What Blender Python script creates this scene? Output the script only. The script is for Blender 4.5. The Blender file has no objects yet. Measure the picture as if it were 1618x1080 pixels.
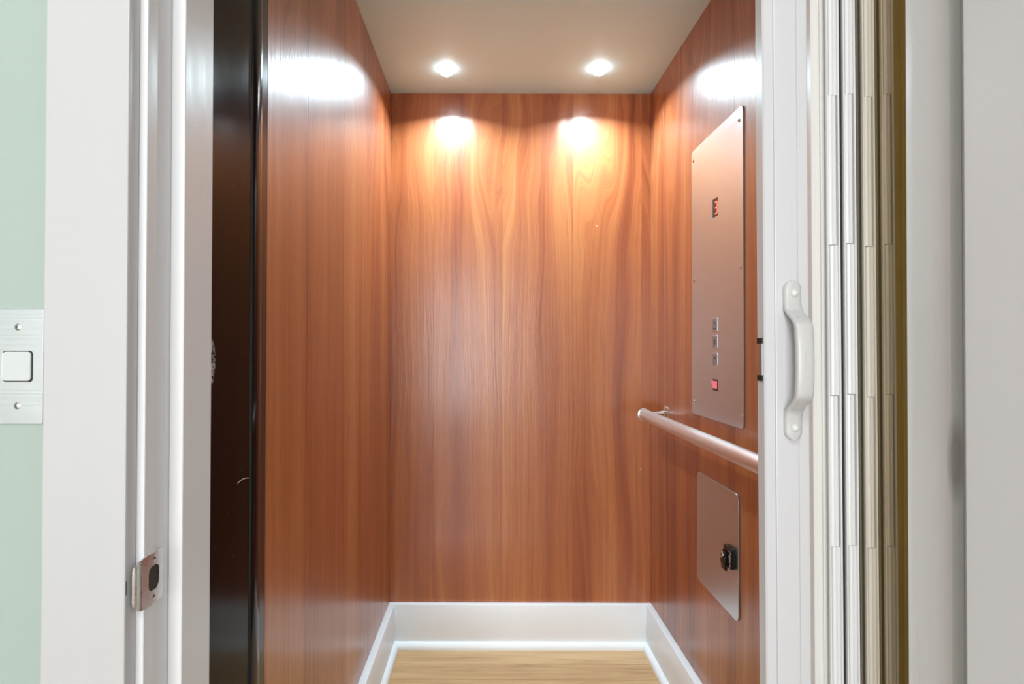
import bpy, bmesh, math, random
from mathutils import Vector, Matrix
random.seed(4)
S = bpy.context.scene
C = S.collection
R = math.radians
F = 860.0                                   # focal length in pixels of the 1618 px wide frame
CH = 1.10                                   # camera height above both floors

# ------------------------------------------------------------------ camera, world, exposure
cam = bpy.data.cameras.new('camera')
cam.sensor_width = 36.0
cam.lens = F / 1618 * 36.0
cam.shift_x = 38 / 1618
cam.clip_start = 0.02
co = bpy.data.objects.new('camera', cam); C.objects.link(co)
co.location = (0, 0, CH)
co.rotation_euler = (R(90) + 8 / F, 0, 0)
co.rotation_euler = (Matrix.Rotation(R(90) + 8 / F, 3, 'X') @ Matrix.Rotation(0.002, 3, 'Z')).to_euler()
S.camera = co
S.view_settings.view_transform = 'Standard'
S.view_settings.look = 'None'
S.view_settings.gamma = 1.0
S.view_settings.use_curve_mapping = False
S.view_settings.exposure = 0.0

W = bpy.data.worlds.new('sky'); S.world = W
W.use_nodes = True
bg = W.node_tree.nodes['Background']
bg.inputs[0].default_value = (0.80, 0.90, 1.0, 1)
bg.inputs[1].default_value = 1.2

P_DOWN, P_WIN, P_HALL, LENS = 9.0, 210.0, 17.0, 16.0

def area(name, loc, rot, sx, sy, power, color, parent=None, shape='RECTANGLE', spread=180):
    l = bpy.data.lights.new(name, 'AREA'); l.shape = shape; l.size = sx; l.size_y = sy
    l.energy = power; l.color = color; l.spread = R(spread)
    o = bpy.data.objects.new(name, l); C.objects.link(o)
    o.location = loc; o.rotation_euler = rot
    if parent: o.parent = parent
    return o

# ------------------------------------------------------------------ helpers
def box(bm, x0, x1, y0, y1, z0, z1, bev=0.0, seg=2):
    vs = [bm.verts.new((x, y, z)) for x in (x0, x1) for y in (y0, y1) for z in (z0, z1)]
    q = [(0, 1, 3, 2), (4, 6, 7, 5), (0, 4, 5, 1), (2, 3, 7, 6), (0, 2, 6, 4), (1, 5, 7, 3)]
    fs = [bm.faces.new([vs[i] for i in f]) for f in q]
    bmesh.ops.recalc_face_normals(bm, faces=fs)
    if bev > 0:
        es = set(e for f in fs for e in f.edges)
        bmesh.ops.bevel(bm, geom=list(es), offset=bev, segments=seg, profile=0.5, affect='EDGES', clamp_overlap=True)

def prism(bm, pts, a0, a1, axis='z'):
    """closed 2D outline pts extruded along an axis"""
    def P(u, v, w):
        return {'z': (u, v, w), 'y': (u, w, v), 'x': (w, u, v)}[axis]
    lo = [bm.verts.new(P(u, v, a0)) for u, v in pts]
    hi = [bm.verts.new(P(u, v, a1)) for u, v in pts]
    fs = [bm.faces.new(lo), bm.faces.new(hi)]
    n = len(pts)
    for i in range(n):
        j = (i + 1) % n
        fs.append(bm.faces.new((lo[i], lo[j], hi[j], hi[i])))
    bmesh.ops.recalc_face_normals(bm, faces=fs)

def cyl(bm, a, b, r, n=24, r2=None):
    a = Vector(a); b = Vector(b); d = (b - a).normalized()
    u = d.orthogonal().normalized(); v = d.cross(u)
    r2 = r if r2 is None else r2
    lo = [bm.verts.new(a + r * (math.cos(t) * u + math.sin(t) * v)) for t in [2 * math.pi * i / n for i in range(n)]]
    hi = [bm.verts.new(b + r2 * (math.cos(t) * u + math.sin(t) * v)) for t in [2 * math.pi * i / n for i in range(n)]]
    fs = [bm.faces.new(lo), bm.faces.new(hi)]
    for i in range(n):
        j = (i + 1) % n
        fs.append(bm.faces.new((lo[i], lo[j], hi[j], hi[i])))
    bmesh.ops.recalc_face_normals(bm, faces=fs)

def lathe(bm, prof, o, ax, n=32):
    """profile (r, h) spun about axis ax through o"""
    o = Vector(o); d = Vector(ax).normalized(); u = d.orthogonal().normalized(); v = d.cross(u)
    rings = []
    for r, h in prof:
        if r < 1e-6:
            rings.append([bm.verts.new(o + d * h)])
        else:
            rings.append([bm.verts.new(o + d * h + r * (math.cos(t) * u + math.sin(t) * v)) for t in [2 * math.pi * i / n for i in range(n)]])
    fs = []
    for A, B in zip(rings, rings[1:]):
        for i in range(n):
            j = (i + 1) % n
            if len(A) == 1 and len(B) == 1: continue
            if len(A) == 1: fs.append(bm.faces.new((A[0], B[i], B[j])))
            elif len(B) == 1: fs.append(bm.faces.new((A[i], A[j], B[0])))
            else: fs.append(bm.faces.new((A[i], A[j], B[j], B[i])))
    bmesh.ops.recalc_face_normals(bm, faces=fs)

def rrect(x0, x1, y0, y1, r, n=6):
    pts = []
    for cx, cy, a in ((x1 - r, y1 - r, 0), (x0 + r, y1 - r, 90), (x0 + r, y0 + r, 180), (x1 - r, y0 + r, 270)):
        for i in range(n + 1):
            t = R(a + 90 * i / n); pts.append((cx + r * math.cos(t), cy + r * math.sin(t)))
    return pts

def plate_mesh(name, outlines, thick, bev=0.0):
    """flat plate with holes: outlines in its own XY plane, thickness towards +Z"""
    cu = bpy.data.curves.new(name, 'CURVE'); cu.dimensions = '2D'; cu.fill_mode = 'BOTH'
    cu.extrude = max(thick / 2 - bev, 1e-5); cu.bevel_depth = bev; cu.bevel_resolution = 1
    for pts in outlines:
        sp = cu.splines.new('POLY'); sp.points.add(len(pts) - 1); sp.use_cyclic_u = True
        for p, (x, y) in zip(sp.points, pts): p.co = (x, y, 0, 1)
    tmp = bpy.data.objects.new(name, cu); C.objects.link(tmp)
    dg = bpy.context.evaluated_depsgraph_get(); dg.update()
    me = bpy.data.meshes.new_from_object(tmp.evaluated_get(dg))
    bpy.data.objects.remove(tmp); bpy.data.curves.remove(cu)
    me.transform(Matrix.Translation((0, 0, thick / 2)))
    return me

def link(name, me, mat, parent=None, smooth=False):
    o = bpy.data.objects.new(name, me); C.objects.link(o)
    me.materials.clear(); me.materials.append(mat)
    if smooth:
        for p in me.polygons: p.use_smooth = True
        try: me.set_sharp_from_angle(angle=R(38))
        except Exception: pass
    if parent:
        o.parent = parent
    return o

def obj(name, bm, mat, parent=None, smooth=False):
    me = bpy.data.meshes.new(name); bm.to_mesh(me); bm.free()
    return link(name, me, mat, parent, smooth)

def tag(o, label=None, cat=None, group=None, kind=None):
    if label: o['label'] = label
    if cat: o['category'] = cat
    if group: o['group'] = group
    if kind: o['kind'] = kind
    return o

def empty(name, loc=(0, 0, 0), rot=(0, 0, 0)):
    o = bpy.data.objects.new(name, None); C.objects.link(o)
    o.location = loc; o.rotation_euler = rot; o.empty_display_size = 0.05
    return o

def boxes(name, lst, mat, parent=None, bev=0.0, seg=2, smooth=False):
    bm = bmesh.new()
    for b in lst: box(bm, *b, bev=bev, seg=seg)
    return obj(name, bm, mat, parent, smooth)

# ------------------------------------------------------------------ materials
class NT:
    def __init__(s, name):
        s.m = bpy.data.materials.new(name); s.m.use_nodes = True
        s.t = s.m.node_tree; s.b = s.t.nodes['Principled BSDF']; s.out = s.t.nodes['Material Output']
    def n(s, typ, **kw):
        nd = s.t.nodes.new(typ)
        for k, v in kw.items(): setattr(nd, k, v)
        return nd
    def l(s, a, b): s.t.links.new(a, b)
    def coords(s, scale, kind='Object', offset=None):
        tc = s.n('ShaderNodeTexCoord'); mp = s.n('ShaderNodeMapping'); mp.inputs['Scale'].default_value = scale
        src = tc.outputs[kind]
        if offset is not None:
            ad = s.n('ShaderNodeVectorMath', operation='ADD'); s.l(src, ad.inputs[0]); s.l(offset, ad.inputs[1]); src = ad.outputs[0]
        s.l(src, mp.inputs['Vector']); return mp.outputs[0]
    def noise(s, vec, scale=1.0, detail=4, rough=0.55, dist=0.0):
        nd = s.n('ShaderNodeTexNoise'); nd.inputs['Scale'].default_value = scale; nd.inputs['Detail'].default_value = detail
        nd.inputs['Roughness'].default_value = rough; nd.inputs['Distortion'].default_value = dist
        s.l(vec, nd.inputs['Vector']); return nd.outputs['Fac']
    def ramp(s, fac, stops):
        nd = s.n('ShaderNodeValToRGB'); cr = nd.color_ramp
        while len(cr.elements) < len(stops): cr.elements.new(0.5)
        for e, (p, c) in zip(cr.elements, stops):
            e.position = p; e.color = (c, c, c, 1) if not hasattr(c, '__len__') else (*c, 1)
        s.l(fac, nd.inputs[0]); return nd.outputs[0]
    def mix(s, fac, a, b, mode='MIX'):
        nd = s.n('ShaderNodeMix', data_type='RGBA', blend_type=mode)
        for sock, v in ((nd.inputs[0], fac), (nd.inputs[6], a), (nd.inputs[7], b)):
            if hasattr(v, 'links') or hasattr(v, 'is_output'): s.l(v, sock)
            elif hasattr(v, '__len__'): sock.default_value = (*v, 1)
            else: sock.default_value = v
        return nd.outputs[2]
    def math(s, op, a, b=0.0, clamp=False):
        nd = s.n('ShaderNodeMath', operation=op); nd.use_clamp = clamp
        for sock, v in ((nd.inputs[0], a), (nd.inputs[1], b)):
            if hasattr(v, 'is_output'): s.l(v, sock)
            else: sock.default_value = v
        return nd.outputs[0]
    def bump(s, h, strength, dist):
        nd = s.n('ShaderNodeBump'); nd.inputs['Strength'].default_value = strength; nd.inputs['Distance'].default_value = dist
        s.l(h, nd.inputs['Height']); s.l(nd.outputs[0], s.b.inputs['Normal'])
    def set(s, **kw):
        for k, v in kw.items():
            i = s.b.inputs[k]
            if hasattr(v, 'is_output'): s.l(v, i)
            elif hasattr(v, '__len__') and len(v) == 3: i.default_value = (*v, 1)
            else: i.default_value = v
    def spot(s, centre, radii):
        """soft 1..0 ellipsoid mask about a point in object space"""
        tc = s.n('ShaderNodeTexCoord'); mp = s.n('ShaderNodeMapping', vector_type='TEXTURE')
        mp.inputs['Location'].default_value = centre; mp.inputs['Scale'].default_value = radii
        s.l(tc.outputs['Object'], mp.inputs['Vector'])
        ln = s.n('ShaderNodeVectorMath', operation='LENGTH'); s.l(mp.outputs[0], ln.inputs[0])
        return s.math('SUBTRACT', 1.0, ln.outputs['Value'], clamp=True)

def paint(name, col, rough=0.4, amount=0.03, bump=0.02, brush=(60, 60, 3)):
    t = NT(name)
    v = t.coords((3, 3, 3)); f = t.noise(v, 1.5, 3)
    dark = tuple(c * (1 - amount) for c in col)
    t.set(**{'Base Color': t.mix(f, dark, col)})
    g = t.noise(t.coords(brush), 1.0, 3)
    t.set(Roughness=t.ramp(g, [(0.2, max(0.02, rough - 0.06)), (0.8, rough + 0.08)]))
    t.bump(g, bump * 10, 0.001)
    return t

def simple(name, col, rough=0.5, metal=0.0):
    t = NT(name)
    f = t.noise(t.coords((40, 40, 40)), 1.0, 2)
    t.set(**{'Base Color': t.mix(f, tuple(c * 0.94 for c in col), col), 'Roughness': rough, 'Metallic': metal})
    return t.m

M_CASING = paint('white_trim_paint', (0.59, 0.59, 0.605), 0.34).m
M_JAMB = paint('lightened_jamb_paint', (0.79, 0.80, 0.82), 0.30, 0.03, 0.03).m  # same paint as the casing, lightened in place of side light
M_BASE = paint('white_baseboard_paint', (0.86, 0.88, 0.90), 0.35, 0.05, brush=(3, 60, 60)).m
M_CEIL = paint('ceiling_paint', (0.70, 0.95, 1.0), 0.55, 0.02, brush=(9, 9, 9)).m
M_MINT = paint('mint_wall_paint', (0.41, 0.495, 0.455), 0.6, 0.03, brush=(90, 90, 90)).m
M_HALLCEIL = paint('hall_ceiling_paint', (0.8, 0.8, 0.8), 0.7, 0.02, brush=(40, 40, 40)).m
M_DOOR = paint('door_paint', (0.83, 0.84, 0.86), 0.38, 0.03).m

# stop on the hinge side: trim paint lightened in place of side light, with one rubbed grey mark
t = paint('lightened_stop_paint', (0.88, 0.89, 0.90), 0.30)
mk = t.spot((0.530, 0.617, 0.973), (0.012, 0.006, 0.055))
mk = t.ramp(mk, [(0.0, 0.0), (0.55, 0.75)])
src = t.b.inputs['Base Color'].links[0].from_socket
t.set(**{'Base Color': t.mix(mk, src, (0.42, 0.42, 0.40))})
M_STOP_R = t.m

def wood():
    t = NT('mahogany_veneer')
    at = t.n('ShaderNodeAttribute', attribute_type='OBJECT', attribute_name='grain')
    off = t.n('ShaderNodeVectorMath', operation='SCALE'); off.inputs[0].default_value = (3.7, 1.3, 2.1)
    t.l(at.outputs['Fac'], off.inputs['Scale'])
    tone = t.n('ShaderNodeAttribute', attribute_type='OBJECT', attribute_name='tone').outputs['Fac']
    # domain warp: grain lines wander and arch
    w = t.noise(t.coords((5.0, 1, 0.9), offset=off.outputs[0]), 1.0, 2)
    sx = t.n('ShaderNodeSeparateXYZ'); tcz = t.n('ShaderNodeTexCoord'); t.l(tcz.outputs['Object'], sx.inputs[0])
    crown = t.ramp(t.math('MULTIPLY', sx.outputs[2], 0.48), [(0.70, 0.10), (0.95, 0.62)])     # figure opens into flames near the leaf tops
    wv = t.math('MULTIPLY', t.math('SUBTRACT', w, 0.5), crown)
    tc = t.n('ShaderNodeTexCoord')
    ad = t.n('ShaderNodeVectorMath', operation='ADD'); t.l(tc.outputs['Object'], ad.inputs[0]); t.l(off.outputs[0], ad.inputs[1])
    cb = t.n('ShaderNodeCombineXYZ'); t.l(wv, cb.inputs[0])
    ad2 = t.n('ShaderNodeVectorMath', operation='ADD'); t.l(ad.outputs[0], ad2.inputs[0]); t.l(cb.outputs[0], ad2.inputs[1])
    def mp(sc):
        m = t.n('ShaderNodeMapping'); m.inputs['Scale'].default_value = sc; t.l(ad2.outputs[0], m.inputs['Vector']); return m.outputs[0]
    broad = t.noise(mp((11, 1, 0.35)), 1.0, 3, 0.5)
    fine = t.noise(mp((75, 1, 0.7)), 1.0, 4, 0.6)
    pore = t.noise(mp((420, 1, 9.0)), 1.0, 2, 0.6)
    f = t.math('ADD', t.math('MULTIPLY', broad, 0.68), t.math('MULTIPLY', fine, 0.34))
    f = t.math('ADD', f, t.math('MULTIPLY', tone, 1.0))
    col = t.ramp(f, [(0.31, (0.165, 0.031, 0.008)), (0.45, (0.31, 0.074, 0.020)), (0.57, (0.40, 0.116, 0.033)), (0.72, (0.51, 0.190, 0.058))])
    p = t.ramp(pore, [(0.28, 0.72), (0.5, 1.0)])
    col = t.mix(0.8, col, p, 'MULTIPLY')
    # few tiny dents
    vo = t.n('ShaderNodeTexVoronoi'); vo.inputs['Scale'].default_value = 1.0
    t.l(t.coords((9, 9, 5), offset=off.outputs[0]), vo.inputs['Vector'])
    d = t.math('LESS_THAN', vo.outputs['Distance'], 0.022)
    col = t.mix(t.math('MULTIPLY', d, 0.7), col, (0.62, 0.38, 0.22))
    t.set(**{'Base Color': col, 'Roughness': t.ramp(pore, [(0.2, 0.46), (0.8, 0.38)]), 'Coat Weight': 0.75, 'Coat Roughness': 0.22, 'Coat IOR': 1.5, 'Specular IOR Level': 0.42})
    bf = t.math('ADD', t.math('MULTIPLY', pore, 0.5), t.math('MULTIPLY', t.noise(mp((160, 1, 1.2)), 1.0, 3), 1.0))
    nd = t.n('ShaderNodeBump'); nd.inputs['Strength'].default_value = 0.5; nd.inputs['Distance'].default_value = 0.0007
    t.l(bf, nd.inputs['Height']); t.l(nd.outputs[0], t.b.inputs['Normal']); t.l(nd.outputs[0], t.b.inputs['Coat Normal'])
    return t.m
M_WOOD = wood()
M_SUB = simple('plywood_backing', (0.10, 0.04, 0.02), 0.8)

def oak():
    t = NT('oak_plank')
    at = t.n('ShaderNodeAttribute', attribute_type='OBJECT', attribute_name='grain')
    off = t.n('ShaderNodeVectorMath', operation='SCALE'); off.inputs[0].default_value = (2.3, 1.9, 0.7)
    t.l(at.outputs['Fac'], off.inputs['Scale'])
    tone = t.n('ShaderNodeAttribute', attribute_type='OBJECT', attribute_name='tone').outputs['Fac']
    f1 = t.noise(t.coords((2.2, 26, 1), offset=off.outputs[0]), 1.0, 4, 0.6, 0.6)
    f2 = t.noise(t.coords((7, 210, 1), offset=off.outputs[0]), 1.0, 3, 0.6)
    f = t.math('ADD', t.math('ADD', t.math('MULTIPLY', f1, 0.65), t.math('MULTIPLY', f2, 0.35)), tone)
    col = t.ramp(f, [(0.30, (0.20, 0.095, 0.035)), (0.42, (0.47, 0.275, 0.125)), (0.60, (0.60, 0.385, 0.195)), (0.8, (0.66, 0.45, 0.25))])
    t.set(**{'Base Color': col, 'Roughness': 0.33})
    t.bump(f2, 0.12, 0.0005)
    return t.m
M_OAK = oak()

def hallfloor():
    t = NT('hall_oak_floor')
    br = t.n('ShaderNodeTexBrick'); br.inputs['Scale'].default_value = 1.0
    br.inputs['Brick Width'].default_value = 1.1; br.inputs['Row Height'].default_value = 0.09; br.inputs['Mortar Size'].default_value = 0.0012
    br.inputs['Color1'].default_value = (0.50, 0.33, 0.18, 1); br.inputs['Color2'].default_value = (0.42, 0.27, 0.13, 1); br.inputs['Mortar'].default_value = (0.1, 0.06, 0.03, 1)
    t.l(t.coords((1, 1, 1)), br.inputs['Vector'])
    f2 = t.noise(t.coords((5, 140, 1)), 1.0, 4)
    t.set(**{'Base Color': t.mix(0.5, br.outputs['Color'], t.ramp(f2, [(0.3, 0.7), (0.6, 1.0)]), 'MULTIPLY'), 'Roughness': 0.35})
    return t.m
M_HALLFLOOR = hallfloor()

def steel(name, col, rough, sc=(3, 3, 500), bump=0.06):
    t = NT(name)
    g = t.noise(t.coords(sc), 1.0, 3)
    s2 = t.noise(t.coords((7, 7, 7)), 1.0, 4)
    t.set(**{'Base Color': t.mix(s2, tuple(c * 0.93 for c in col), col), 'Metallic': 1.0, 'Roughness': t.ramp(g, [(0.25, rough - 0.05), (0.75, rough + 0.07)])})
    t.bump(g, bump, 0.0004)
    return t.m
M_STEEL = steel('brushed_stainless', (0.64, 0.71, 0.76), 0.32, (4, 700, 4), 0.015)
M_RAIL = steel('satin_rail_steel', (0.88, 0.93, 0.97), 0.36, (4, 4, 4), 0.0)
M_CHROME = steel('polished_chrome', (0.78, 0.77, 0.75), 0.12, (60, 60, 60), 0.0)
M_STRIKE = steel('worn_nickel', (0.66, 0.66, 0.66), 0.28, (60, 60, 60), 0.05)
M_WALLPLATE = steel('satin_call_plate', (0.88, 0.88, 0.90), 0.36, (4, 500, 4), 0.01)
M_BUTTON = simple('pale_push_button', (0.66, 0.70, 0.69), 0.25)
M_BUTTONGREY = simple('grey_floor_button', (0.30, 0.27, 0.27), 0.4, 0.5)
M_DARK = simple('black_recess', (0.008, 0.006, 0.006), 0.6)
M_HOLE = simple('dark_brown_hole_shade', (0.03, 0.018, 0.011), 0.6)
M_BLACKPLASTIC = simple('black_plastic', (0.007, 0.007, 0.008), 0.18)
M_REDWINDOW = simple('dark_red_window', (0.045, 0.003, 0.003), 0.12)
M_WHITEPLASTIC = paint('white_gate_handle', (0.62, 0.62, 0.62), 0.28, 0.02, 0.0).m
M_POST = paint('white_gate_post', (0.69, 0.69, 0.715), 0.30, 0.02, 0.0).m
M_LIGHTRING = simple('satin_grey_ring', (0.30, 0.30, 0.30), 0.4)
M_RINGWHITE = simple('white_light_ring', (0.82, 0.82, 0.82), 0.4)

def glow(name, col, strength):
    t = NT(name)
    f = t.noise(t.coords((200, 200, 200)), 1.0, 1)
    t.set(**{'Base Color': tuple(0.6 * c for c in col), 'Emission Color': t.mix(f, col, tuple(min(1, c * 1.03) for c in col)), 'Emission Strength': strength})
    return t.m
M_LENS = glow('lit_lens', (0.85, 0.95, 1.0), LENS)
M_DIGIT = glow('red_led', (1.0, 0.25, 0.20), 1.1)
M_ROCKER = glow('red_lit_rocker', (1.0, 0.22, 0.25), 0.5)
M_FILLLAMP = glow('fill_lamp_glass', (1.0, 0.98, 0.95), 3.0)

# black lacquered steel with chips and scratches
t = NT('black_lacquer')
n1 = t.noise(t.coords((6, 6, 2)), 1.0, 4)
sp = t.noise(t.coords((260, 260, 260)), 1.0, 1)
speck = t.ramp(sp, [(0.78, 0.0), (0.80, 1.0)])
worn = t.spot((-0.362, 0.713, 1.080), (0.02, 0.011, 0.032))
wn = t.noise(t.coords((200, 260, 200)), 1.0, 3)
worn = t.math('MULTIPLY', t.ramp(worn, [(0.02, 0.0), (0.25, 1.0)]), t.ramp(wn, [(0.44, 0.0), (0.56, 1.0)]))
dust = t.math('ADD', t.math('MULTIPLY', speck, 0.3), t.math('MULTIPLY', worn, 0.8), clamp=True)
t.set(**{'Base Color': t.mix(dust, (0.004, 0.004, 0.004), (0.55, 0.53, 0.50)), 'Roughness': t.ramp(n1, [(0.3, 0.13), (0.7, 0.22)]), 'Specular IOR Level': 0.10})
M_BLACK = t.m
M_GLOSSBLACK = simple('gloss_black_bumper', (0.006, 0.006, 0.007), 0.12)
M_BRONZE = simple('dark_bronze_edge', (0.022, 0.014, 0.016), 0.18)
M_SCRATCH = simple('pale_scratch', (0.45, 0.40, 0.36), 0.6)

# gate vinyl, white to tan by fold, the innermost folds most tan
t = NT('gate_vinyl')
tint = t.n('ShaderNodeAttribute', attribute_type='OBJECT', attribute_name='tint').outputs['Fac']
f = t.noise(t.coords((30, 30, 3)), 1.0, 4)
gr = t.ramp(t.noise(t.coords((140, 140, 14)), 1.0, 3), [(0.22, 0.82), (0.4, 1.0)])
a2 = t.math('ADD', tint, t.math('MULTIPLY', t.math('MULTIPLY', t.math('SUBTRACT', f, 0.5), tint), 0.4), clamp=True)
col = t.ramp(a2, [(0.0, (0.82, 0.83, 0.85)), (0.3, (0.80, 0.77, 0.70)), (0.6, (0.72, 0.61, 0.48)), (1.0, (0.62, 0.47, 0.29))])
t.set(**{'Base Color': t.mix(tint, col, t.mix(1.0, col, gr, 'MULTIPLY')), 'Roughness': 0.3})
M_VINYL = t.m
t = NT('gap_shade_leaf')  # leaves and channels: shade of the gaps put into the colour, grey to ochre
tint = t.n('ShaderNodeAttribute', attribute_type='OBJECT', attribute_name='tint').outputs['Fac']
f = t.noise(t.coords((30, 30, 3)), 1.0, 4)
col = t.ramp(tint, [(0.0, (0.36, 0.37, 0.385)), (0.3, (0.37, 0.365, 0.33)), (0.75, (0.36, 0.27, 0.13)), (1.0, (0.36, 0.26, 0.11))])
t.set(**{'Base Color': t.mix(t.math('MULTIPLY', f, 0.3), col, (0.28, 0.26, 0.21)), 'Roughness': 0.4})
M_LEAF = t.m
M_OCHRE = paint('ochre_pocket_paint', (0.74, 0.51, 0.17), 0.45, 0.3, brush=(30, 30, 2)).m

# thin clear glass of the added window
t = NT('window_glass')
tr = t.n('ShaderNodeBsdfTransparent'); gl = t.n('ShaderNodeBsdfGlossy'); gl.inputs['Roughness'].default_value = 0.02
fr = t.n('ShaderNodeFresnel'); ms = t.n('ShaderNodeMixShader')
t.l(fr.outputs[0], ms.inputs[0]); t.l(tr.outputs[0], ms.inputs[1]); t.l(gl.outputs[0], ms.inputs[2]); t.l(ms.outputs[0], t.out.inputs['Surface'])
M_GLASS = t.m

# ------------------------------------------------------------------ main dimensions (metres; Y is depth from the lens)
XL, XR = -0.362, 0.604                # cab side walls
YF, YB = 0.889, 2.020                 # cab front edge and back wall
ZC = 2.044                            # cab ceiling
JL, JR = -0.361, 0.539                # door jamb faces
YW, YC = 0.574, 0.556                 # hall wall face, casing face
YS0, YS1 = 0.617, 0.680               # door stops
SL, SR = -0.345, 0.523
HX0, HX1, HY0, HZ = -2.10, 1.45, -3.80, 2.60
ZH = 2.035                            # head of the opening

def structure(o, label, cat):
    return tag(o, label, cat, kind='structure')

# ------------------------------------------------------------------ lift car shell
def veneer(parent, rotz, origin, across, z0, z1, grain, tone):
    """one leaf of veneer; local x across, front face at local y = 0"""
    u0, u1 = across
    bm = bmesh.new(); box(bm, u0 + 0.0001, u1 - 0.0001, 0, 0.004, z0, z1, bev=0.0003, seg=1)
    o = obj('veneer_panel', bm, M_WOOD, parent)
    o.location = origin; o.rotation_euler = (0, 0, rotz)
    o['grain'] = grain; o['tone'] = tone
    return o

wb = boxes('wall_back', [(XL - 0.03, XR + 0.03, YB + 0.004, YB + 0.024, 0, ZC + 0.02)], M_SUB)
structure(wb, 'back wall of the lift car in reddish mahogany veneer leaves', 'wall')
ed = [XL, -0.202, 0.052, 0.315, 0.571, XR]
for i, (g, tn) in enumerate(((1.0, 0.0), (2.3, 0.035), (3.1, 0.02), (4.4, 0.03), (5.2, 0.0))):
    veneer(wb, 0, (0, YB, 0), (ed[i], ed[i + 1]), 0.10, ZC, g, tn)

wl = boxes('wall_left', [(XL - 0.026, XL - 0.004, YF, YB + 0.004, 0, ZC + 0.02)], M_SUB)
structure(wl, 'left wall of the lift car in glossy mahogany veneer', 'wall')
ed = [YF, 1.09, 1.36, 1.63, YB]
for i, (g, tn) in enumerate(((6.1, 0.0), (7.7, -0.01), (8.2, 0.0), (9.9, -0.015))):
    veneer(wl, R(90), (XL, 0, 0), (ed[i], ed[i + 1]), 0.10, ZC, g, tn)

wr = boxes('wall_right', [(XR + 0.004, XR + 0.026, YF, YB + 0.004, 0, ZC + 0.02)], M_SUB)
structure(wr, 'right wall of the lift car in mahogany veneer behind the steel panels', 'wall')
ed = [-YB, -1.875, -1.603, -1.331, -1.06, -YF]
for i, (g, tn) in enumerate(((11.3, -0.01), (12.9, -0.02), (13.6, -0.005), (14.2, -0.015), (15.8, 0.0))):
    veneer(wr, R(-90), (XR, 0, 0), (ed[i], ed[i + 1]), 0.10, ZC, g, tn)

ce = boxes('ceiling', [(XL - 0.03, XR + 0.03, YW + 0.12, YB + 0.03, ZC, ZC + 0.03)], M_CEIL)
structure(ce, 'plain white ceiling of the lift car with two recessed lights', 'ceiling')

fl = boxes('floor', [(XL, XR, YF, YB, -0.03, -0.016)], M_SUB)
structure(fl, 'light oak strip floor of the lift car', 'floor')
ys = [YB, 1.990, 1.900, 1.812, 1.722, 1.632, 1.542, 1.452, 1.362, 1.272, 1.182, 1.092, 1.002, YF]
for i in range(len(ys) - 1):
    bm = bmesh.new(); box(bm, XL + 0.001, XR - 0.001, ys[i + 1] + 0.0005, ys[i] - 0.0005, -0.016, 0.0, bev=0.0012, seg=1)
    o = obj('plank', bm, M_OAK, fl); o['grain'] = 0.7 + i * 1.37; o['tone'] = (0.04, 0.05, -0.03, 0.02, 0.05)[i % 5]

def baseboard(name, lst, shoe_pts, shoe_span, axis, label):
    b = boxes(name, lst, M_BASE, bev=0.002, smooth=True)
    structure(b, label, 'baseboard')
    bm = bmesh.new(); prism(bm, shoe_pts, shoe_span[0], shoe_span[1], axis)
    obj('shoe_moulding', bm, M_BASE, b, True)
    return b
def quarter(base, sgn, w=0.017, h=0.024):
    pts = [(base, 0.0), (base + sgn * w, 0.0), (base + sgn * w, 0.006)]
    for i in range(1, 7):
        a = R(90 * i / 6); pts.append((base + sgn * w * math.cos(a), 0.006 + (h - 0.006) * math.sin(a)))
    return pts
BT = 0.157
baseboard('baseboard_back', [(XL, XR, YB - 0.018, YB + 0.002, 0.0, BT)], quarter(YB - 0.018, -1), (XL + 0.02, XR - 0.02), 'x',
          'white baseboard along the back wall of the lift car')
baseboard('baseboard_left', [(XL - 0.002, XL + 0.022, YF + 0.01, YB - 0.018, 0.0, BT)], quarter(XL + 0.022, 1), (YF + 0.01, YB - 0.019), 'y',
          'white baseboard along the left wall of the lift car')
baseboard('baseboard_right', [(XR - 0.022, XR + 0.002, YF + 0.03, YB - 0.018, 0.0, BT)], quarter(XR - 0.022, -1), (YF + 0.03, YB - 0.019), 'y',
          'white baseboard along the right wall of the lift car, under the hatch')

# ------------------------------------------------------------------ hall shell
wf = boxes('wall_front', [(HX0, JL - 0.02, YW, YW + 0.11, 0, HZ), (JR + 0.02, HX1, YW, YW + 0.11, 0, HZ),
                          (JL - 0.02, JR + 0.02, YW, YW + 0.11, ZH + 0.02, HZ)], M_MINT)
structure(wf, 'mint green hall wall around the lift doorway', 'wall')
structure(boxes('wall_side_left', [(HX0 - 0.1, HX0, HY0, YW + 0.11, 0, HZ)], M_MINT), 'mint green hall wall at the left, out of view', 'wall')
structure(boxes('wall_side_right', [(HX1, HX1 + 0.1, HY0, YW + 0.11, 0, HZ)], M_MINT), 'mint green hall wall at the right, out of view', 'wall')
WX0, WX1, WZ0, WZ1 = -1.85, 0.05, 0.12, 2.20
structure(boxes('wall_rear', [(HX0 - 0.1, WX0, HY0 - 0.1, HY0, 0, HZ), (WX1, HX1 + 0.1, HY0 - 0.1, HY0, 0, HZ),
                              (WX0, WX1, HY0 - 0.1, HY0, 0, WZ0), (WX0, WX1, HY0 - 0.1, HY0, WZ1, HZ)], M_MINT),
          'mint green hall wall with the added window, behind the viewer', 'wall')
structure(boxes('hall_ceiling', [(HX0 - 0.1, HX1 + 0.1, HY0 - 0.1, YW + 0.11, HZ, HZ + 0.05)], M_HALLCEIL), 'white ceiling of the hall, out of view', 'ceiling')
structure(boxes('hall_floor', [(HX0 - 0.1, HX1 + 0.1, HY0 - 0.1, YW + 0.11, -0.05, 0.0)], M_HALLFLOOR), 'oak floor of the hall, out of view', 'floor')
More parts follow.
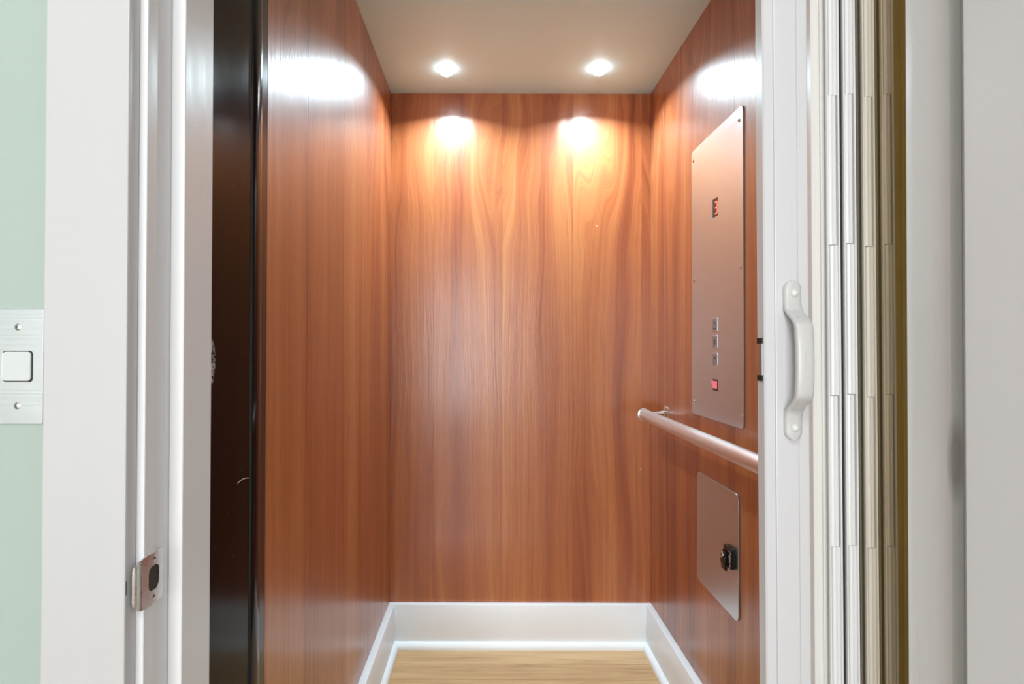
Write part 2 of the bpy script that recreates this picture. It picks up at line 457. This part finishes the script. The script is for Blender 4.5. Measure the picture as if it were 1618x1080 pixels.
wn1 = boxes('added_window', [(WX0, WX0 + 0.05, HY0 - 0.08, HY0 - 0.02, WZ0, WZ1), (WX1 - 0.05, WX1, HY0 - 0.08, HY0 - 0.02, WZ0, WZ1),
                         (WX0 + 0.05, WX1 - 0.05, HY0 - 0.08, HY0 - 0.02, WZ0, WZ0 + 0.05), (WX0 + 0.05, WX1 - 0.05, HY0 - 0.08, HY0 - 0.02, WZ1 - 0.05, WZ1),
                         (WX0 + 0.05, WX1 - 0.05, HY0 - 0.07, HY0 - 0.03, 1.385, 1.415), ((WX0 + WX1) / 2 - 0.03, (WX0 + WX1) / 2 + 0.03, HY0 - 0.078, HY0 - 0.022, WZ0 + 0.04, WZ1 - 0.04)], M_CASING, bev=0.003)
structure(wn1, 'added white framed hall window, unseen behind the viewer, enlarged to light the lift car', 'window')
boxes('added_window_pane', [(WX0 + 0.05, WX1 - 0.05, HY0 - 0.052, HY0 - 0.048, WZ0 + 0.05, 1.385)], M_GLASS, wn1)
boxes('added_window_pane', [(WX0 + 0.05, WX1 - 0.05, HY0 - 0.052, HY0 - 0.048, 1.415, WZ1 - 0.05)], M_GLASS, wn1)
area('window_fill', ((WX0 + WX1) / 2, HY0 - 0.2, (WZ0 + WZ1) / 2), (R(90), 0, 0), 2.1, 2.3, P_WIN, (0.97, 0.985, 1.0))  # area light added behind the unseen window to light hall and car
hl = empty('added_lamp', (-0.25, -0.75, HZ))  # unseen lamp added to brighten the hall side of the doorway
tag(hl, 'added round fill lamp on the hall ceiling, unseen', 'lamp')
bm = bmesh.new(); lathe(bm, [(0.0, 0), (0.24, 0), (0.24, -0.03), (0.20, -0.03), (0.0, -0.03)], (0, 0, 0), (0, 0, 1)); obj('fill_lamp_base', bm, M_RINGWHITE, hl, True)
bm = bmesh.new(); lathe(bm, [(0.0, -0.085), (0.10, -0.08), (0.18, -0.06), (0.22, -0.031), (0.0, -0.031)], (0, 0, 0), (0, 0, 1)); obj('fill_lamp_shade', bm, M_FILLLAMP, hl, True)
area('fill_light', (0, 0, -0.095), (0, 0, 0), 0.42, 0.42, P_HALL, (1.0, 0.98, 0.95), hl, 'DISK')

# ------------------------------------------------------------------ lift doorway: casings, jambs, stops
def frame_side(name, sgn, jx, sx, label, stopmat):
    r = empty(name)
    structure(r, label, 'door frame')
    a, b = sorted((jx, jx + sgn * 0.020))
    boxes('jamb', [(a, b, YW, YS1, 0, ZH + 0.02)], M_JAMB, r, bev=0.0012)
    a, b = sorted((sx, jx))
    boxes('stop', [(a, b, YS0, YS1, 0, ZH)], stopmat, r, bev=0.0015)
    c0 = jx + sgn * 0.008
    a, b = sorted((c0, c0 + sgn * 0.0855))
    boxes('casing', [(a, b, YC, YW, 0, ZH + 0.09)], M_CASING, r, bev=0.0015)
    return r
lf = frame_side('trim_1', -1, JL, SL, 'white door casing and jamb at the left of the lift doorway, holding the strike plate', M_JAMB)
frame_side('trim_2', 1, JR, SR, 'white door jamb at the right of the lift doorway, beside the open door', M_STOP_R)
boxes('scuff_mark', [(JL - 0.0082, JL - 0.0079, YC + 0.0014, YC + 0.0026, 0.846, 0.860)], M_HOLE, lf)
hd = boxes('trim_3', [(JL, JR, YW, YS1, ZH, ZH + 0.02), (SL, SR, YS0, YS1, ZH - 0.016, ZH), (JL - 0.008, JR + 0.008, YC, YW, ZH + 0.008, ZH + 0.0935)], M_CASING, bev=0.001)
structure(hd, 'white door head above the lift doorway, out of view', 'door frame')

# open hall door, hinged on the right jamb and swung back past the viewer
DX0, DX1 = 0.495, 0.533
dr = boxes('door_1', [(DX0, DX1, -0.292, 0.566, 0.008, 2.028)], M_DOOR, bev=0.002)
structure(dr, 'smooth white slab door standing open at the far right', 'door')
for z in (0.22, 1.02, 1.82):
    bm = bmesh.new(); cyl(bm, (0.5375, 0.5655, z - 0.045), (0.5375, 0.5655, z + 0.045), 0.0035, 12)
    box(bm, DX1 - 0.0005, DX1 + 0.0015, 0.53, 0.565, z - 0.045, z + 0.045)
    obj('hinge', bm, M_STRIKE, dr, True)
    
# ------------------------------------------------------------------ shaft gap: black jamb left, ochre pocket right, sill, header
bj = empty('trim_4')
structure(bj, 'black lacquered steel jamb between the left door frame and the wood wall', 'jamb')
boxes('steel_panel', [(XL - 0.03, XL, 0.690, 0.8275, 0.0, ZC)], M_BLACK, bj, bev=0.001)
bm = bmesh.new()
pts = [(XL - 0.03, 0.8285), (XL - 0.002, 0.8285)] + [(XL - 0.002 + 0.0075 * math.sin(R(a)), 0.8475 - 0.019 * math.cos(R(a))) for a in range(15, 180, 15)] + [(XL - 0.002, 0.8665), (XL - 0.03, 0.8665)]
prism(bm, pts, 0.0, ZC)
obj('bumper_strip', bm, M_GLOSSBLACK, bj, True)
boxes('edge_strip', [(XL - 0.03, XL, 0.8672, YF - 0.0005, 0.0, ZC)], M_BRONZE, bj, bev=0.001)
cu = bpy.data.curves.new('scratch', 'CURVE'); cu.dimensions = '3D'; cu.bevel_depth = 0.0007; cu.bevel_resolution = 1
def at_wall(X, x, y):
    d = X * F / (x - 771); return Vector((X, d, CH - (y - 548) * d / F))
spts = [at_wall(XL, x, y) for x, y in ((376, 764), (380, 760), (385, 756.5), (390, 755), (394, 755))]
sp_ = cu.splines.new('POLY'); sp_.points.add(len(spts) - 1)
for p, v in zip(sp_.points, spts): p.co = (v.x + 0.0002, v.y, v.z, 1)
tmp = bpy.data.objects.new('scratch', cu); C.objects.link(tmp)
dg = bpy.context.evaluated_depsgraph_get(); dg.update()
me = bpy.data.meshes.new_from_object(tmp.evaluated_get(dg)); bpy.data.objects.remove(tmp)
tag(link('scratch', me, M_SCRATCH, bj), 'pale scratch')

pk = boxes('trim_5', [(XR + 0.001, XR + 0.026, 0.690, YF - 0.001, 0.0, ZC), (0.590, XR + 0.002, 0.772, 0.815, 0.0, ZC), (0.5805, 0.591, 0.777, 0.815, 0.0, ZC)], M_OCHRE, bev=0.001)
structure(pk, 'ochre brown pocket side behind the folded gate', 'jamb')
hdr = boxes('trim_6', [(XL - 0.03, XR + 0.03, 0.690, 0.72, ZH - 0.005, ZC)], M_BLACK)
structure(hdr, 'black header above the folding gate, out of view', 'trim')
sil = boxes('trim_7', [(XL, XR, 0.686, YF - 0.001, -0.03, -0.001)], M_STEEL)
structure(sil, 'steel sill between hall floor and lift car, out of view', 'threshold')

# ------------------------------------------------------------------ folding gate, folded to the right
G = empty('folding_gate', (0.4844, 0.78, 0.0), (0, -0.004, 0))
tag(G, 'white folding lift gate pushed to the right, with a bow handle', 'gate')
GZ0, GZ1 = 0.004, 2.024
def gx(x, d): return (x - 771) * d / F - 0.48          # gate-local X of a pixel column at depth d
def GL(bmname, bm, mat, parent=G, smooth=False): return obj(bmname, bm, mat, parent, smooth)
PD = 0.770
bm = bmesh.new()
x0, xa, xb, x1 = gx(1208, PD), gx(1225, PD), gx(1260.5, PD), gx(1280.5, PD)
Y0 = PD - 0.78
# extruded profile: two side strips, a proud middle strip with rolled edges
prof = [(x0, Y0 + 0.002), (x0 + 0.002, Y0), (xa - 0.0012, Y0), (xa - 0.0006, Y0 + 0.0012), (xa, Y0 - 0.0012), (xa + 0.001, Y0 - 0.0016),
        (xb - 0.001, Y0 - 0.0016), (xb, Y0 - 0.0012), (xb + 0.0006, Y0 + 0.0012), (xb + 0.0012, Y0), (x1 - 0.003, Y0), (x1, Y0 + 0.003), (x1, Y0 + 0.020), (x0, Y0 + 0.020)]
prism(bm, prof, GZ0, GZ1)
post = GL('lead_post', bm, M_POST)
# bow handle
HXc = gx(1249.5, PD)
zt, zb, zm = 1.1945, 0.9705, 0.0
st = []                                   # (z, standoff, half width)
hw = 0.0122
for i in range(7):
    a = R(90 * i / 6); st.append((zt - hw * (1 - math.sin(a)), 0.0, max(0.0008, hw * math.sin(a) if i else 0.0008)))
    st[-1] = (zt - hw + hw * math.cos(a), 0.0, max(0.0008, hw * math.sin(a)))
st.append((zt - 0.030, 0.0, hw)); st.append((zt - 0.036, 0.0015, hw))
for i in range(1, 9):
    s = i / 9; st.append((zt - 0.036 - 0.030 * s, 0.0015 + 0.0265 * (3 * s * s - 2 * s ** 3), hw))
st.append((zt - 0.068, 0.0285, hw)); st.append((zt - 0.09, 0.030, hw)); st.append((zt - 0.112, 0.0305, hw))
st += [(zt + zb - z, o, w) for z, o, w in reversed(st[:-1])]
bm = bmesh.new(); rings = []
for z, o_, w in st:
    th = 0.0065
    sec = [(-w, 0.0), (-w, -0.003), (-w * 0.93, -th * 0.75), (-w * 0.72, -th * 0.97), (-w * 0.35, -th * 1.06), (0, -th * 1.08), (w * 0.35, -th * 1.06), (w * 0.72, -th * 0.97), (w * 0.93, -th * 0.75), (w, -0.003), (w, 0.0)]
    rings.append([bm.verts.new((HXc + u, Y0 - 0.0017 - o_ + v, z)) for u, v in sec])
fs = [bm.faces.new(rings[0]), bm.faces.new(rings[-1])]
for A, B in zip(rings, rings[1:]):
    for i in range(len(A)):
        j = (i + 1) % len(A); fs.append(bm.faces.new((A[i], A[j], B[j], B[i])))
bmesh.ops.recalc_face_normals(bm, faces=fs)
hnd = GL('handle', bm, M_WHITEPLASTIC, G, True)
for z in (1.1765, 0.988):
    bm = bmesh.new(); lathe(bm, [(0.0, -0.0042), (0.0026, -0.0038), (0.0046, -0.002), (0.0052, 0.0), (0.0, 0.0)], (HXc + 0.0005, Y0 - 0.0087, z), (0, 1, 0), 20)
    GL('screw', bm, M_RINGWHITE, hnd, True)
# latch strip on the post's edge
lt = boxes('latch_strip', [(x0 - 0.0012, x0 + 0.001, Y0 + 0.006, Y0 + 0.017, 1.060, 1.106)], M_STEEL, G)
for z in (1.106, 1.053):
    boxes('latch_cap', [(x0 - 0.002, x0 + 0.001, Y0 + 0.005, Y0 + 0.018, z, z + 0.008)], M_DARK, lt)
# first fold behind the post
bm = bmesh.new()
xs0, xs1 = gx(1284, 0.785), gx(1299, 0.785)
xs2 = gx(1309.5, 0.785)
pr = [(xs0, 0.005), (xs0 + 0.004, 0.0015), (xs1 - 0.004, 0.0015), (xs1, 0.005), (xs1 + 0.0004, 0.0060), (xs2 - 0.0006, -0.003), (xs2, -0.001), (xs2, 0.012), (xs1, 0.020), (xs0, 0.020)]
prism(bm, pr, GZ0, GZ1)
o = GL('end_strip', bm, M_VINYL); o['tint'] = 0.17
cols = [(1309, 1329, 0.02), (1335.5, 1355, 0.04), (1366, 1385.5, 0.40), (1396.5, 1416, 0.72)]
seams = [0.180 + 0.2131 * k for k in range(9)]          # joints between the interlocking knuckles
def leaf(a, b, tint, mat=M_LEAF):
    a = Vector((a[0], a[1], 0)); b = Vector((b[0], b[1], 0)); d = (b - a).normalized(); n = Vector((-d.y, d.x, 0)) * 0.0018
    bm = bmesh.new(); prism(bm, [tuple((a + n)[:2]), tuple((b + n)[:2]), tuple((b - n)[:2]), tuple((a - n)[:2])], GZ0, GZ1)
    o = GL('leaf', bm, mat); o['tint'] = tint
CX = []
for k, (pa, pb, tint) in enumerate(cols):
    d = PD; xa, xb = gx(pa, d), gx(pb, d); yy = Y0
    CX.append(((xa + xb) / 2, yy, tint))
    bm = bmesh.new()                                   # spine: two thin lips with a channel between them
    box(bm, xa, xa + 0.0022, yy - 0.0005, yy + 0.0035, GZ0, GZ1, bev=0.0004, seg=1)
    box(bm, xb - 0.0022, xb, yy - 0.0005, yy + 0.0035, GZ0, GZ1, bev=0.0004, seg=1)
    hs = GL('hinge_strip', bm, M_VINYL); hs['tint'] = tint
    bm = bmesh.new(); box(bm, xa + 0.0001, xb - 0.0001, yy + 0.0036, yy + 0.0050, GZ0, GZ1); box(bm, xa + 0.005, xb - 0.005, yy + 0.005, yy + 0.016, GZ0, GZ1); o = GL('channel', bm, M_LEAF, hs); o['tint'] = tint
    zs = [GZ0] + [z + (0.002, 0.004, 0.0, 0.003)[k] - 0.002 for z in seams] + [GZ1]
    for s in range(len(zs) - 1):
        left_slit = (s % 2 == 1)                        # alternate knuckles belong to alternate leaves
        a0 = xa + 0.0023 + (0.0022 if left_slit else 0.0001); b0 = xb - 0.0023 - (0.0001 if left_slit else 0.0022)
        yk = yy + (0.0008 if left_slit else 0.0)
        bm = bmesh.new()
        m1 = a0 + (b0 - a0) * 0.62
        prism(bm, [(a0, yk + 0.0032), (a0, yk + 0.0015), (a0 + 0.001, yk + 0.0003), (a0 + (m1 - a0) * 0.5, yk - 0.0006), (m1 - 0.0006, yk), (m1, yk + 0.0010), (m1 + 0.0006, yk), (b0 - 0.001, yk), (b0, yk + 0.0012), (b0, yk + 0.0032)], zs[s] + 0.0004, zs[s + 1] - 0.0004)
        o = GL('knuckle', bm, M_VINYL, hs); o['tint'] = tint
prev = (xs1 - 0.002, 0.020, 0.1)
for k, (cx, cy, tint) in enumerate(CX):
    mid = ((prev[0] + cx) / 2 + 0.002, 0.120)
    leaf((prev[0] + 0.003 * (k > 0), prev[1] + (0.016 if k else 0.001)), (mid[0] - 0.0022, mid[1]), tint if k else 0.0, M_LEAF if k else M_VINYL)
    leaf((mid[0] + 0.0022, mid[1]), (cx - 0.0045, cy + 0.016), min(1, tint + 0.15))
    prev = (cx, cy, tint)

# ------------------------------------------------------------------ call button plate on the hall wall
def wall_plane(name, loc, face):
    """empty whose local XY is the wall plane seen from the room, local Z out of the wall"""
    o = empty(name, loc)
    m = {'hall': Matrix(((1, 0, 0), (0, 0, -1), (0, 1, 0))),          # out towards -Y
         'right': Matrix(((0, 0, -1), (-1, 0, 0), (0, 1, 0))),         # out towards -X, local x to the viewer
         'jambL': Matrix(((0, 0, 1), (1, 0, 0), (0, 1, 0)))}[face]     # out towards +X, local x away from viewer
    o.rotation_euler = m.to_euler(); return o
def px_hall(x, y, d): return ((x - 771) * d / F, d, CH - (y - 548) * d / F)
cb = wall_plane('call_button_plate', px_hall(30, 580, YW), 'hall')
tag(cb, 'stainless call plate with one square push button on the mint wall', 'call button')
k = YW / F
link('plate', plate_mesh('plate', [rrect(-40 * k, 40 * k, -90 * k, 90 * k, 0.002), rrect(-24.5 * k, 24.5 * k, -24.5 * k, 24.5 * k, 0.0035)], 0.0016, 0.0004), M_WALLPLATE, cb)
bm = bmesh.new(); box(bm, -25 * k, 25 * k, -25 * k, 25 * k, 0.0, 0.0004); obj('button_well', bm, M_DARK, cb)
o = link('push_button', plate_mesh('push_button', [rrect(-21.8 * k, 20.8 * k, -21.4 * k, 21.8 * k, 0.003)], 0.0026, 0.0008), M_BUTTON, cb); o.location = (0, 0, 0.0005)
for y in (62, -62):
    bm = bmesh.new(); lathe(bm, [(0.0, 0.0012), (0.0014, 0.0011), (0.0028, 0.0004), (0.0036, 0.0), (0.0, 0.0)], (0, y * k, 0.0016), (0, 0, 1), 20)
    s = obj('screw', bm, M_STRIKE, cb, True)
    bm = bmesh.new(); cyl(bm, (0, y * k, 0.00275), (0, y * k, 0.0030), 0.0010, 6); obj('socket', bm, M_DARK, s)

# ------------------------------------------------------------------ strike plate on the left jamb
sk = wall_plane('strike_plate', (JL, 0.590, 0.851), 'jambL')
tag(sk, 'worn nickel latch strike plate screwed to the left white jamb', 'strike plate')
hole = rrect(-0.010, 0.009, -0.0135, 0.0135, 0.0075)
link('plate', plate_mesh('plate', [rrect(-0.0205, 0.0155, -0.0275, 0.0275, 0.005), hole], 0.0014, 0.0003), M_STRIKE, sk)
bm = bmesh.new()                                        # lip that curls round the jamb's edge
n = 10; rows = []
for i in range(7):
    s = i / 6
    ang = R(80 * min(1, s * 1.25)); r_ = 0.006
    u = -0.0195 - r_ * math.sin(ang) - 0.0015 * s; w = 0.0014 - r_ * (1 - math.cos(ang)) - 0.004 * max(0, s - 0.6)
    hgt = 0.0265 * math.sqrt(max(0.05, 1 - (s * 0.86) ** 2.4))
    rows.append([bm.verts.new((u, -hgt + 2 * hgt * j / n, w)) for j in range(n + 1)])
for A, B in zip(rows, rows[1:]):
    for j in range(n): bm.faces.new((A[j], A[j + 1], B[j + 1], B[j]))
bmesh.ops.recalc_face_normals(bm, faces=bm.faces[:])
bmesh.ops.solidify(bm, geom=bm.faces[:], thickness=0.0010)
obj('lip', bm, M_STRIKE, sk, True)
boxes('pocket_shade', [(-0.0105, 0.0095, -0.014, 0.014, 0.0, 0.0005)], M_HOLE, sk)  # thin dark plate standing in for the shade inside the latch hole
for y in (0.0205, -0.0205):
    bm = bmesh.new(); lathe(bm, [(0.0, 0.0006), (0.0022, 0.0004), (0.0032, 0.0), (0.0, 0.0)], (0.0, y, 0.0014), (0, 0, 1), 16)
    s = obj('screw', bm, M_STRIKE, sk, True)
    boxes('slot', [(-0.0016, 0.0016, y - 0.0005, y + 0.0005, 0.0018, 0.0021)], M_DARK, s)

# ------------------------------------------------------------------ control panel on the right wall
def pr_(x, y, X=XR):
    d = X * F / (x - 771); return d, CH - (y - 548) * d / F      # depth, height on the right wall
cpY, cpZ = (1.603 + 1.281) / 2, (1.675 + 0.908) / 2
cp = wall_plane('control_panel', (XR, cpY, cpZ), 'right')
tag(cp, 'tall brushed steel lift control panel with red floor display and three buttons', 'control panel')
w2, h2 = (1.603 - 1.281) / 2, (1.675 - 0.908) / 2
def loc_cp(x, y): d, z = pr_(x, y); return cpY - d, z - cpZ
dx, dy = loc_cp(1132, 327)
disp = rrect(dx - 0.019, dx + 0.019, dy - 0.025, dy + 0.025, 0.001)
rx, ry = loc_cp(1132.3, 607)
btn = [loc_cp(1132.3, y) for y in (512, 539.5, 567)]
outl = [rrect(-w2, w2, -h2, h2, 0.012), disp, rrect(rx - 0.0155, rx + 0.0155, ry - 0.0155, ry + 0.0155, 0.001)]
outl += [rrect(bx - 0.0165, bx + 0.0165, by - 0.0185, by + 0.0185, 0.002) for bx, by in btn]
link('face_plate', plate_mesh('face_plate', outl, 0.0035, 0.0006), M_STEEL, cp)
for x, y in ((1098, 253), (1098.5, 443), (1099.5, 632.5), (1171, 188), (1172, 420), (1175, 655)):
    u, v = loc_cp(x, y)
    bm = bmesh.new(); lathe(bm, [(0.0, 0.0028), (0.0028, 0.0022), (0.0044, 0.0), (0.0, 0.0)], (max(-w2 + 0.008, u), v, 0.0035), (0, 0, 1), 16)
    obj('screw', bm, M_CHROME, cp, True)
dw = boxes('display_window', [(dx - 0.0195, dx + 0.0195, dy - 0.0255, dy + 0.0255, 0.0, 0.0015)], M_REDWINDOW, cp)
bm = bmesh.new()
W_, H_, T_ = 0.0075, 0.0155, 0.0026
cx_ = dx + 0.003
def seg(x0, x1, y0, y1): box(bm, x0, x1, y0, y1, 0.0015, 0.0021)
for yy in (H_, 0.0, -H_): seg(cx_ - W_ + 0.001, cx_ + W_ - 0.001, dy + yy - T_ / 2, dy + yy + T_ / 2)
for ya, yb in ((0.001, H_ - 0.001), (-H_ + 0.001, -0.001)): seg(cx_ + W_ - T_ / 2, cx_ + W_ + T_ / 2, dy + ya, dy + yb)
tag(obj('digit', bm, M_DIGIT, dw), 'glowing red numeral three')
for i, (bx, by) in enumerate(btn):
    b = link('floor_button', plate_mesh('floor_button', [rrect(bx - 0.0155, bx + 0.0155, by - 0.0175, by + 0.0175, 0.002)], 0.0052, 0.0007), M_STEEL, cp)
    bm = bmesh.new(); box(bm, bx - 0.0125, bx + 0.0125, by - 0.014, by + 0.014, 0.0052, 0.0055); obj('button_face', bm, M_BUTTONGREY, b)
    bm = bmesh.new()
    for q in ((0.004, 0.001),) if i != 1 else ((0.004, 0.001), (-0.004, -0.002)):
        box(bm, bx - 0.003, bx + 0.003, by + q[0] - 0.0022, by + q[0] + 0.0022, 0.0055, 0.0058)
    if i == 0: box(bm, bx - 0.009, bx + 0.009, by - 0.012, by - 0.0095, 0.0055, 0.0058)
    obj('button_mark', bm, M_DARK, b)
boxes('button_well', [(btn[0][0] - 0.018, btn[0][0] + 0.018, btn[2][1] - 0.02, btn[0][1] + 0.02, 0.0, 0.0004)], M_DARK, cp)
rk = boxes('rocker_bezel', [(rx - 0.015, rx + 0.015, ry - 0.015, ry + 0.015, 0.0, 0.0042)], M_BLACKPLASTIC, cp)
bm = bmesh.new(); prism(bm, [(ry - 0.009, 0.0042), (ry - 0.009, 0.0062), (ry, 0.0072), (ry + 0.010, 0.0105), (ry + 0.010, 0.0042)], rx - 0.012, rx + 0.012, 'x')
tag(obj('rocker', bm, M_ROCKER, rk), 'glowing red rocker switch')

# ------------------------------------------------------------------ hatch below the handrail
hY, hZ = (1.565 + 1.308) / 2, (0.746 + 0.441) / 2
ap = wall_plane('access_hatch', (XR, hY, hZ), 'right')
tag(ap, 'square steel hatch with black latch, low on the right wood wall', 'hatch')
link('hatch_door', plate_mesh('hatch_door', [rrect(-(1.565 - 1.308) / 2, (1.565 - 1.308) / 2, -(0.746 - 0.441) / 2, (0.746 - 0.441) / 2, 0.018, 8)], 0.004, 0.0008), M_STEEL, ap)
d, z = pr_(1157.5, 877); u, v = hY - d, z - hZ
la = link('latch', plate_mesh('latch', [rrect(u - 0.021, u + 0.021, v - 0.024, v + 0.024, 0.004)], 0.0105, 0.0015), M_BLACKPLASTIC, ap); la.location = (0, 0, 0.004)
bm = bmesh.new()
prism(bm, [(v + 0.012, 0.0145), (v + 0.012, 0.018), (v - 0.012, 0.0235), (v - 0.034, 0.0205), (v - 0.034, 0.0155), (v - 0.020, 0.0145)], u - 0.019, u + 0.003, 'x')
obj('latch_lever', bm, M_BLACKPLASTIC, la).location = (0, 0, 0)
for c in la.children: c.location = (0, 0, -0.004)
bm = bmesh.new()
lathe(bm, [(0.0045, 0.0), (0.0045, 0.0012), (0.0085, 0.0012), (0.0085, 0.0), (0.0045, 0.0)], (u - 0.011, v + 0.002, 0.0190), (0, 0, 1), 20)
obj('lock_ring', bm, M_CHROME, la, True)
bm = bmesh.new(); box(bm, u + 0.009, u + 0.017, v - 0.010, v + 0.008, 0.0105, 0.0118, bev=0.0004); obj('keeper', bm, M_CHROME, la)
bm = bmesh.new(); box(bm, u + 0.011, u + 0.018, v - 0.020, v - 0.013, 0.0105, 0.0115, bev=0.0004); obj('keeper', bm, M_CHROME, la)

# ------------------------------------------------------------------ handrail
rX, rZ = 0.540, 0.868
hr = empty('handrail', (rX, 1.45, rZ))
tag(hr, 'round satin steel handrail on the right wall under the control panel', 'handrail')
bm = bmesh.new(); cyl(bm, (0, -0.50, 0), (0, 0.435, 0), 0.019, 40); obj('rail', bm, M_RAIL, hr, True)
for s, yy in ((1, 0.435), (-1, -0.50)):
    bm = bmesh.new(); lathe(bm, [(0.0, 0.0145), (0.012, 0.013), (0.019, 0.008), (0.0212, 0.004), (0.0212, 0.0), (0.0, 0.0)], (0, yy, 0), (0, s, 0), 32)
    obj('end_cap', bm, M_CHROME, hr, True)
for yy in (0.455 - 0.06, -0.43):
    bm = bmesh.new()
    cyl(bm, (0.012, yy, 0.006), (XR - rX - 0.004, yy, 0.012), 0.0065, 18)
    br_ = obj('bracket', bm, M_CHROME, hr, True)
    bm = bmesh.new(); lathe(bm, [(0.0, 0.0), (0.023, 0.0), (0.0225, -0.003), (0.013, -0.0065), (0.0, -0.0068)], (XR - rX, yy, 0.012), (1, 0, 0), 32)
    obj('rosette', bm, M_CHROME, br_, True)

# ------------------------------------------------------------------ recessed lights
for (x, y, lab) in ((-0.143, 1.838, 'lit recessed ceiling light over the left part of the back wall'), (0.374, 1.832, 'lit recessed ceiling light over the right part, near the handrail wall')):
    r = empty('recessed_light', (x, y, ZC))
    tag(r, lab, 'ceiling light', 'recessed lights in the lift ceiling')
    bm = bmesh.new(); lathe(bm, [(0.0242, 0.0), (0.0275, 0.0), (0.0272, -0.001), (0.026, -0.0014), (0.0242, -0.001), (0.0242, 0.0)], (0, 0, 0), (0, 0, 1), 40)
    obj('trim_ring', bm, M_LIGHTRING, r, True)
    bm = bmesh.new(); lathe(bm, [(0.0240, 0.0), (0.0236, -0.008), (0.0195, -0.017), (0.0110, -0.023), (0.0, -0.0255)], (0, 0, 0), (0, 0, 1), 32)
    obj('lens', bm, M_LENS, r, True)
    area('bulb_light', (0, 0, -0.0275), (0, 0, 0), 0.042, 0.042, P_DOWN, (0.68, 0.90, 1.0), r, 'DISK', 146)
